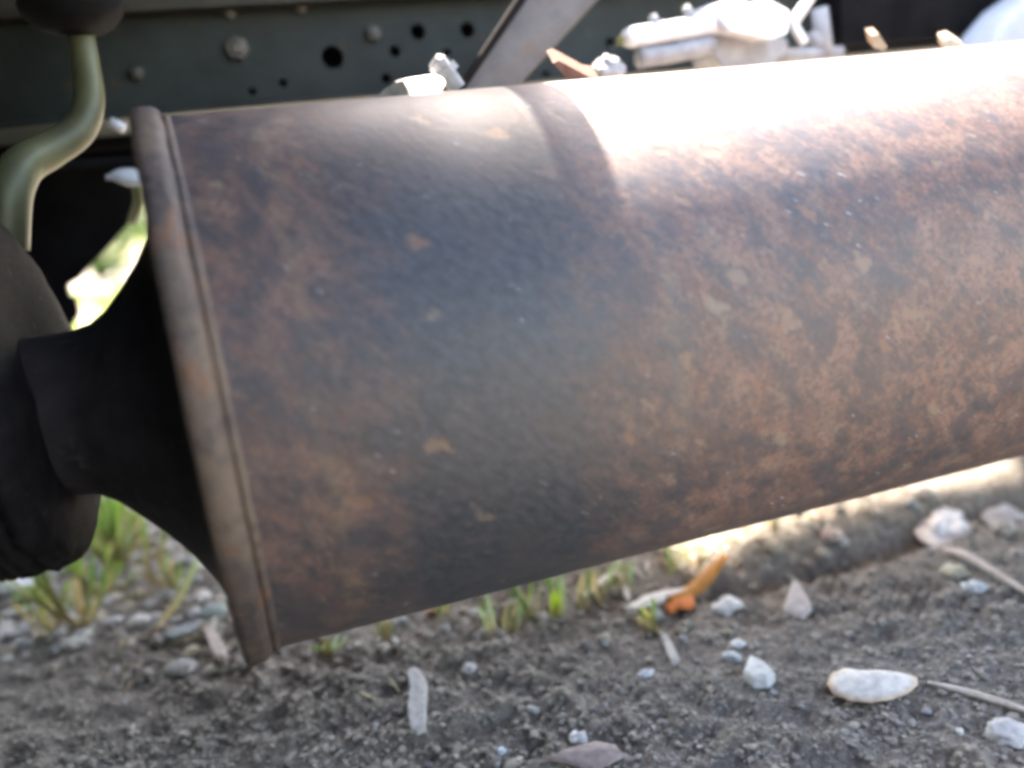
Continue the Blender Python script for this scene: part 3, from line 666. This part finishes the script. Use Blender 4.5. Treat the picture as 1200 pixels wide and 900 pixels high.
# unseen vehicle floor overhead, placed and shaped to shade the left half
fp = empty('vehicle_floor', (-.6, .3, .46), 'black vehicle floor pan overhead, unseen, shaped to shade the left half of the muffler', 'floor pan')
mb = MB(); mb.box((-1.8, -.05, .366), (-.014, .478, .372)); mb.obj('floor_pan', M['under'], fp)
x = -.02
while x < .118:                                    # slats added out of view to dim the sun here gradually
    g_ = .004 * (1 - .26 * max(0, min(1, (x - .0) / .115)) ** 1.7)
    mb = MB(); mb.box((x + .0001, .0, .47), (x + g_, .95 if x < .06 else .436, .476)); mb.obj('dimming_slat', M['under'], fp); x += .004
sk = MB(); sk.box((-1.8, -.045, .05), (-.015, -.035, .3655)); tag(bevel(sk.obj('skirt_blocker', M['under']), .003), 'black skirt board, unseen to the left, added to block sky light', 'light blocker')  # unseen board added to keep sky light off the left side
mb = MB(); mb.box((-.0185, -.05, .3725), (-.014, .478, .4695)); mb.obj('step_plate', M['under'], fp)
mb = MB(); mb.box((-1.8, .56, .425), (-.021, 1.12, .431)); mb.obj('rear_pan', M['under'], fp)  # lowered and lengthened out of view to cut sky light from behind
for y in (-.2, .1, .7):
    mb = MB(); mb.box((-1.8, y, .45), (-.03, y + .03, .4695)); mb.obj('floor_rib', M['under'], fp)
cm = MB(); A_ = [(-.02, .2265), (.10, .2565), (.20, .2815), (.345, .3178), (.42, .345)]
for k in range(4):
    (ya, za), (yb, zb) = A_[k], A_[k + 1]
    cm.add([(.099, ya, za), (.117, ya, za), (.117, yb, zb), (.099, yb, zb), (.099, ya, za + .003), (.117, ya, za + .003), (.117, yb, zb + .003), (.099, yb, zb + .003)], [(0, 3, 2, 1), (4, 5, 6, 7), (0, 4, 7, 3), (1, 2, 6, 5)] + ([(0, 1, 5, 4)] if k == 0 else []) + ([(3, 7, 6, 2)] if k == 3 else []))
o = cm.obj('shadow_strap', M['under']); tag(o, 'flat dark strap added out of view just above the muffler to cast the dark band across it', 'strap')  # unseen strap placed so its shadow bands the shell
mb = MB(); mb.box((-1.8, -.25, .4702), (.03, -.0005, .476)); mb.obj('outer_pan', M['under'], fp)  # unseen pan added to darken the ground at lower left
sk = MB(); sk.box((-1.8, -.262, .05), (.09, -.252, .50)); tag(sk.obj('skirt_blocker', M['under']), 'outer black skirt board, unseen behind the camera, added to block light', 'light blocker')  # second unseen board, added to narrow the light from the front
bb = MB(); bb.box((-1.4, .572, .302), (.235, .70, .408)); tag(bevel(bb.obj('shade_box', M['under']), .004), 'black box added unseen behind the chassis rail to shade the ground', 'box')  # hidden box put in to shade the ground under the muffler
rf = MB(); rf.box((.52, -.25, .47), (1.9, .95, .476)); tag(rf.obj('shade_panel', M['under']), 'dark unseen panel overhead at the far right of the muffler, added to block light', 'floor pan')  # unseen panel added to dim the light towards the right

def tyre(loc):  # unseen tyres added to block low light from the left
    t = empty('tyre', loc, '', 'tyre'); rr_, ww_ = .36, .12
    mb = MB(); mb.lathe_x([(-ww_, .20), (-ww_ - .01, .24), (-ww_ - .004, .31), (-ww_ + .012, .35), (-ww_ + .03, rr_), (ww_ - .03, rr_), (ww_ - .012, .35), (ww_ + .004, .31), (ww_ + .01, .24), (ww_, .20)], (0, 0), 64)
    c = mb.obj('casing', M['rubber'], None, True); c.parent = t
    mb = MB(); mb.lathe_x([(-ww_, .20), (-.03, .19), (-.02, .05), (-.05, .04), (-.05, .0)], (0, 0), 40); c = mb.obj('wheel_disc', M['rail'], None, True); c.parent = t
    t.rotation_euler = (0, 0, R(90)); return t
t1 = tyre((-.86, .02, .355)); t1['label'] = 'black truck tyre added outside the view at left to block light, nearer one of the pair'
t2 = t1.copy(); C.objects.link(t2); t2.location = (-.86, .34, .355); t2['label'] = 'black truck tyre added outside the view at left to block light, farther one of the pair'
for ch in list(t1.children):
    c = ch.copy(); C.objects.link(c); c.parent = t2
for t in (t1, t2): t['group'] = 'tyres added out of view to block light'
# dark box (tank) behind, leaving the diagonal slit of daylight
mb = MB()
mb.plate([(-300, -60), (230, -60), (218, 160), (200, 200), (172, 236), (150, 262), (118, 298), (104, 312), (92, 326), (78, 334), (80, 346), (88, 349), (92, 368), (70, 400), (34, 372), (8, 356), (-300, 352)],
         lambda u, v: P(u, v, .60), t=Vector((0, .006, 0)))
o = mb.obj('splash_guard', M['under']); tag(o, 'black splash guard behind the muffler end, its slanted edge leaving a bright slit', 'splash guard')
# small things left of the rim
mb = MB(); mb.tube([P(-60, 205, .47), P(60, 194, .47), P(190, 186, .47)], .0022, 10); o = mb.obj('brake_line', M['under'], smooth=True); tag(o, 'thin dark brake line running level behind the tube', 'pipe')
hk = empty('hose_light_leak', P(155, 208, .47), 'light leaking through from behind, drawn as a pale clip with a green hose below it, left of the rim', 'clip')
mb = MB(); mb.tube(bez([P(124, 208, .47), P(140, 206, .47), P(160, 208, .47), P(178, 206, .47)], 10), [.0016, .0018, .003, .0042, .005, .0055, .0055, .0055, .005, .0045, .004], 10, True, .7); mb.obj('light_leak', M['pale'], hk, True)  # pale piece stands in for light leaking through the gaps
mb = MB(); mb.tube(bez([P(160, 212, .47), P(163, 235, .48), P(156, 258, .5)], 10), .003, 10); s_ = mb.obj('green_hose', worn('green_hose', (.10, .13, .05), (.16, .2, .06), .5), hk, True)
mb = MB(); mb.tube([P(129, 143, .47), P(146, 151, .47)], .0026, 8); o = mb.obj('glint_pin', M['pale'], smooth=True); tag(o, 'tiny glint of leaking light, drawn as a pale pin, alone in the dark left of the rim top', 'pin')  # pale pin drawn for a glint of leaking light

# S-bent plated tube and its rubber mount
mb = MB(); path = bez([P(92, -10, .41), P(94, 30, .405), P(101, 80, .40), P(104, 118, .395), P(92, 152, .388), P(58, 176, .38), P(30, 192, .372), P(15, 214, .366), P(8, 240, .363), P(4, 290, .362)], 60)
mb.tube(path, [.0048 + .0042 * (i / 60) for i in range(61)], 24); o = mb.obj('bent_tube', M['galv'], smooth=True); tag(o, 'dull plated S-bent tube dropping from a rubber mount at upper left', 'tube')
v, f = rock((.02, .02, .0125), 1.2, (IV3, IF3), .12); b_ = P(86, 6, .40)
o = mesh_obj('rubber_mount', [q + b_ for q in v], f, M['rubber'], smooth=True); tag(o, 'round black rubber mount at the top of the bent tube', 'rubber mount')
# diagonal brace: angle iron
bz = empty('diagonal_brace', P(560, 110, .40), 'flat grey brown diagonal brace rising right from the bracket', 'brace')
a0, a1 = P(532, 118, .392), P(635, -30, .43); c0, c1 = P(592, 118, .40), P(728, -30, .438)
mb = MB(); tt = Vector((0, .004, 0)); mb.add([a0, c0, c1, a1, a0 + tt, c0 + tt, c1 + tt, a1 + tt], [(0, 1, 2, 3), (7, 6, 5, 4), (0, 4, 5, 1), (1, 5, 6, 2), (2, 6, 7, 3), (3, 7, 4, 0)])
bevel(mb.obj('face', M['brace'], bz), .001)
l0, l1 = P(524, 118, .38), P(622, -30, .418); d_ = Vector((.0025, .0, .001))
mb = MB(); mb.add([l0, a0 - d_ * .2, a1 - d_ * .2, l1, l0 + d_, a0 + d_, a1 + d_, l1 + d_], [(0, 1, 2, 3), (7, 6, 5, 4), (0, 4, 5, 1), (1, 5, 6, 2), (2, 6, 7, 3), (3, 7, 4, 0)])
mb.obj('edge_flange', M['under'], bz)

# hose / connector cluster upper right
HY = .425
hc = empty('wiring_loom', P(840, 40, HY), 'pale sunlit hose and connector block lying above the muffler', 'wiring loom')
mb = MB(); mb.tube(bez([P(732, 45, HY), P(770, 39, HY), P(805, 33, HY), P(842, 27, HY)], 14), [.0040] + [.0053] * 13 + [.005], 16); mb.obj('hose', M['pale'], hc, True)
mb = MB(); mb.tube([P(724, 48, HY + .003), P(735, 46, HY + .003)], [.002, .0035], 12); mb.obj('hose_tip', M['yellow'], hc, True)
for (x, y, tx, ty) in [(772, 34, 764, 18), (815, 26, 803, 8)]:
    mb = MB(); mb.tube([P(x, y, HY), P(tx, ty, HY)], [.003, .0022], 8); mb.obj('nub', M['greyp'], hc, True)
mb = MB(); mb.plate([(838, 8), (862, -2), (880, 3), (905, 1), (926, 12), (924, 40), (905, 46), (880, 40), (856, 36), (846, 24)], lambda u, v: P(u, v, HY - .015 + (40 - v) * .0003), t=Vector((0, .03, .004)))
bevel(mb.obj('connector_block', M['pale'], hc), .002, 3)
mb = MB(); mb.plate([(842, 40), (924, 44), (926, 60), (900, 80), (850, 80), (835, 62)], lambda u, v: P(u, v, HY + .004), t=Vector((0, .025, 0))); bevel(mb.obj('connector_base', M['greyp'], hc), .002)
mb = MB(); mb.tube(bez([P(955, -12, HY), P(940, 12, HY), P(931, 28, HY), P(943, 50, HY)], 14), .0042, 12, True, .6); mb.obj('bent_lever', M['pale'], hc, True)
mb = MB(); mb.tube(bez([P(748, 68, HY), P(790, 62, HY), P(835, 52, HY)], 8), [.0055] + [.005] * 8, 12); mb.obj('lower_hose', M['greyp'], hc, True)
for (x, y, tx, ty, r) in [(800, 52, 842, 42, .004), (828, 30, 850, 44, .004), (950, 40, 972, 62, .0035), (960, 10, 968, 70, .005), (905, 66, 985, 62, .004)]:
    mb = MB(); mb.tube([P(x, y, HY + .01), P(tx, ty, HY + .01)], r, 10); mb.obj('clip', M['greyp'], hc, True)
v, f = rock((.012, .008, .007), 8.1, (IV3, IF3), .4); b_ = P(712, 84, .40)
o = mesh_obj('mud_lump', [q + b_ for q in v], f, M['greyp'], smooth=True); tag(o, 'small grey lump of mud behind the brown leaf scrap', 'mud lump')
# dark casing, blue-grey cover, back plate
v, f = rock((.075, .06, .05), 2.2, (IV3, IF3), .25); b_ = P(1095, 5, .56)
o = mesh_obj('gearbox_casing', [q + b_ for q in v], f, M['olive'], smooth=True); tag(o, 'dark olive rounded casing above the right part of the muffler', 'casing')
mb = MB(); mb.plate([(1160, 60), (1172, 36), (1196, 8), (1290, -60), (1290, 90), (1160, 90)], lambda u, v: P(u, v, .43), t=Vector((0, .03, .004))); o = bevel(mb.obj('hose_elbow', worn('blue_grey_hose', (.36, .42, .48), (.46, .52, .58), .5)), .003, 3); tag(o, 'pale blue grey hose elbow at the upper right corner', 'hose')
mb = MB(); mb.box((.385, .475, .2995), (1.4, .4865, .40)); o = mb.obj('rear_plate', M['under']); tag(o, 'black plate closing the space behind the casing at upper right', 'plate')

# dry scraps on top of the shell
def scrap(pts, Y, th, col, label, name='leaf_scrap'):
    mb = MB(); mb.plate(pts, lambda u, v: P(u, v, Y), t=Vector((0, th, th))); mb.K = [col] * len(mb.V)
    o = mb.obj(name, M['dry'], col=True); tag(o, label, 'leaf scrap')
scrap([(648, 74), (655, 71), (672, 80), (690, 90), (702, 92), (690, 97), (668, 96)], .318, .006, (.2, .10, .07), 'brown curled leaf scrap on the muffler where its bright part begins')
scrap([(1021, 42), (1030, 40), (1040, 55), (1036, 60), (1024, 56)], .335, .004, (.42, .32, .22), 'tan leaf scrap standing on the bright top of the muffler')
scrap([(1106, 47), (1116, 44), (1130, 53), (1126, 58), (1108, 58)], .33, .004, (.6, .52, .4), 'cream leaf scrap on the top of the muffler near the blue grey hose')
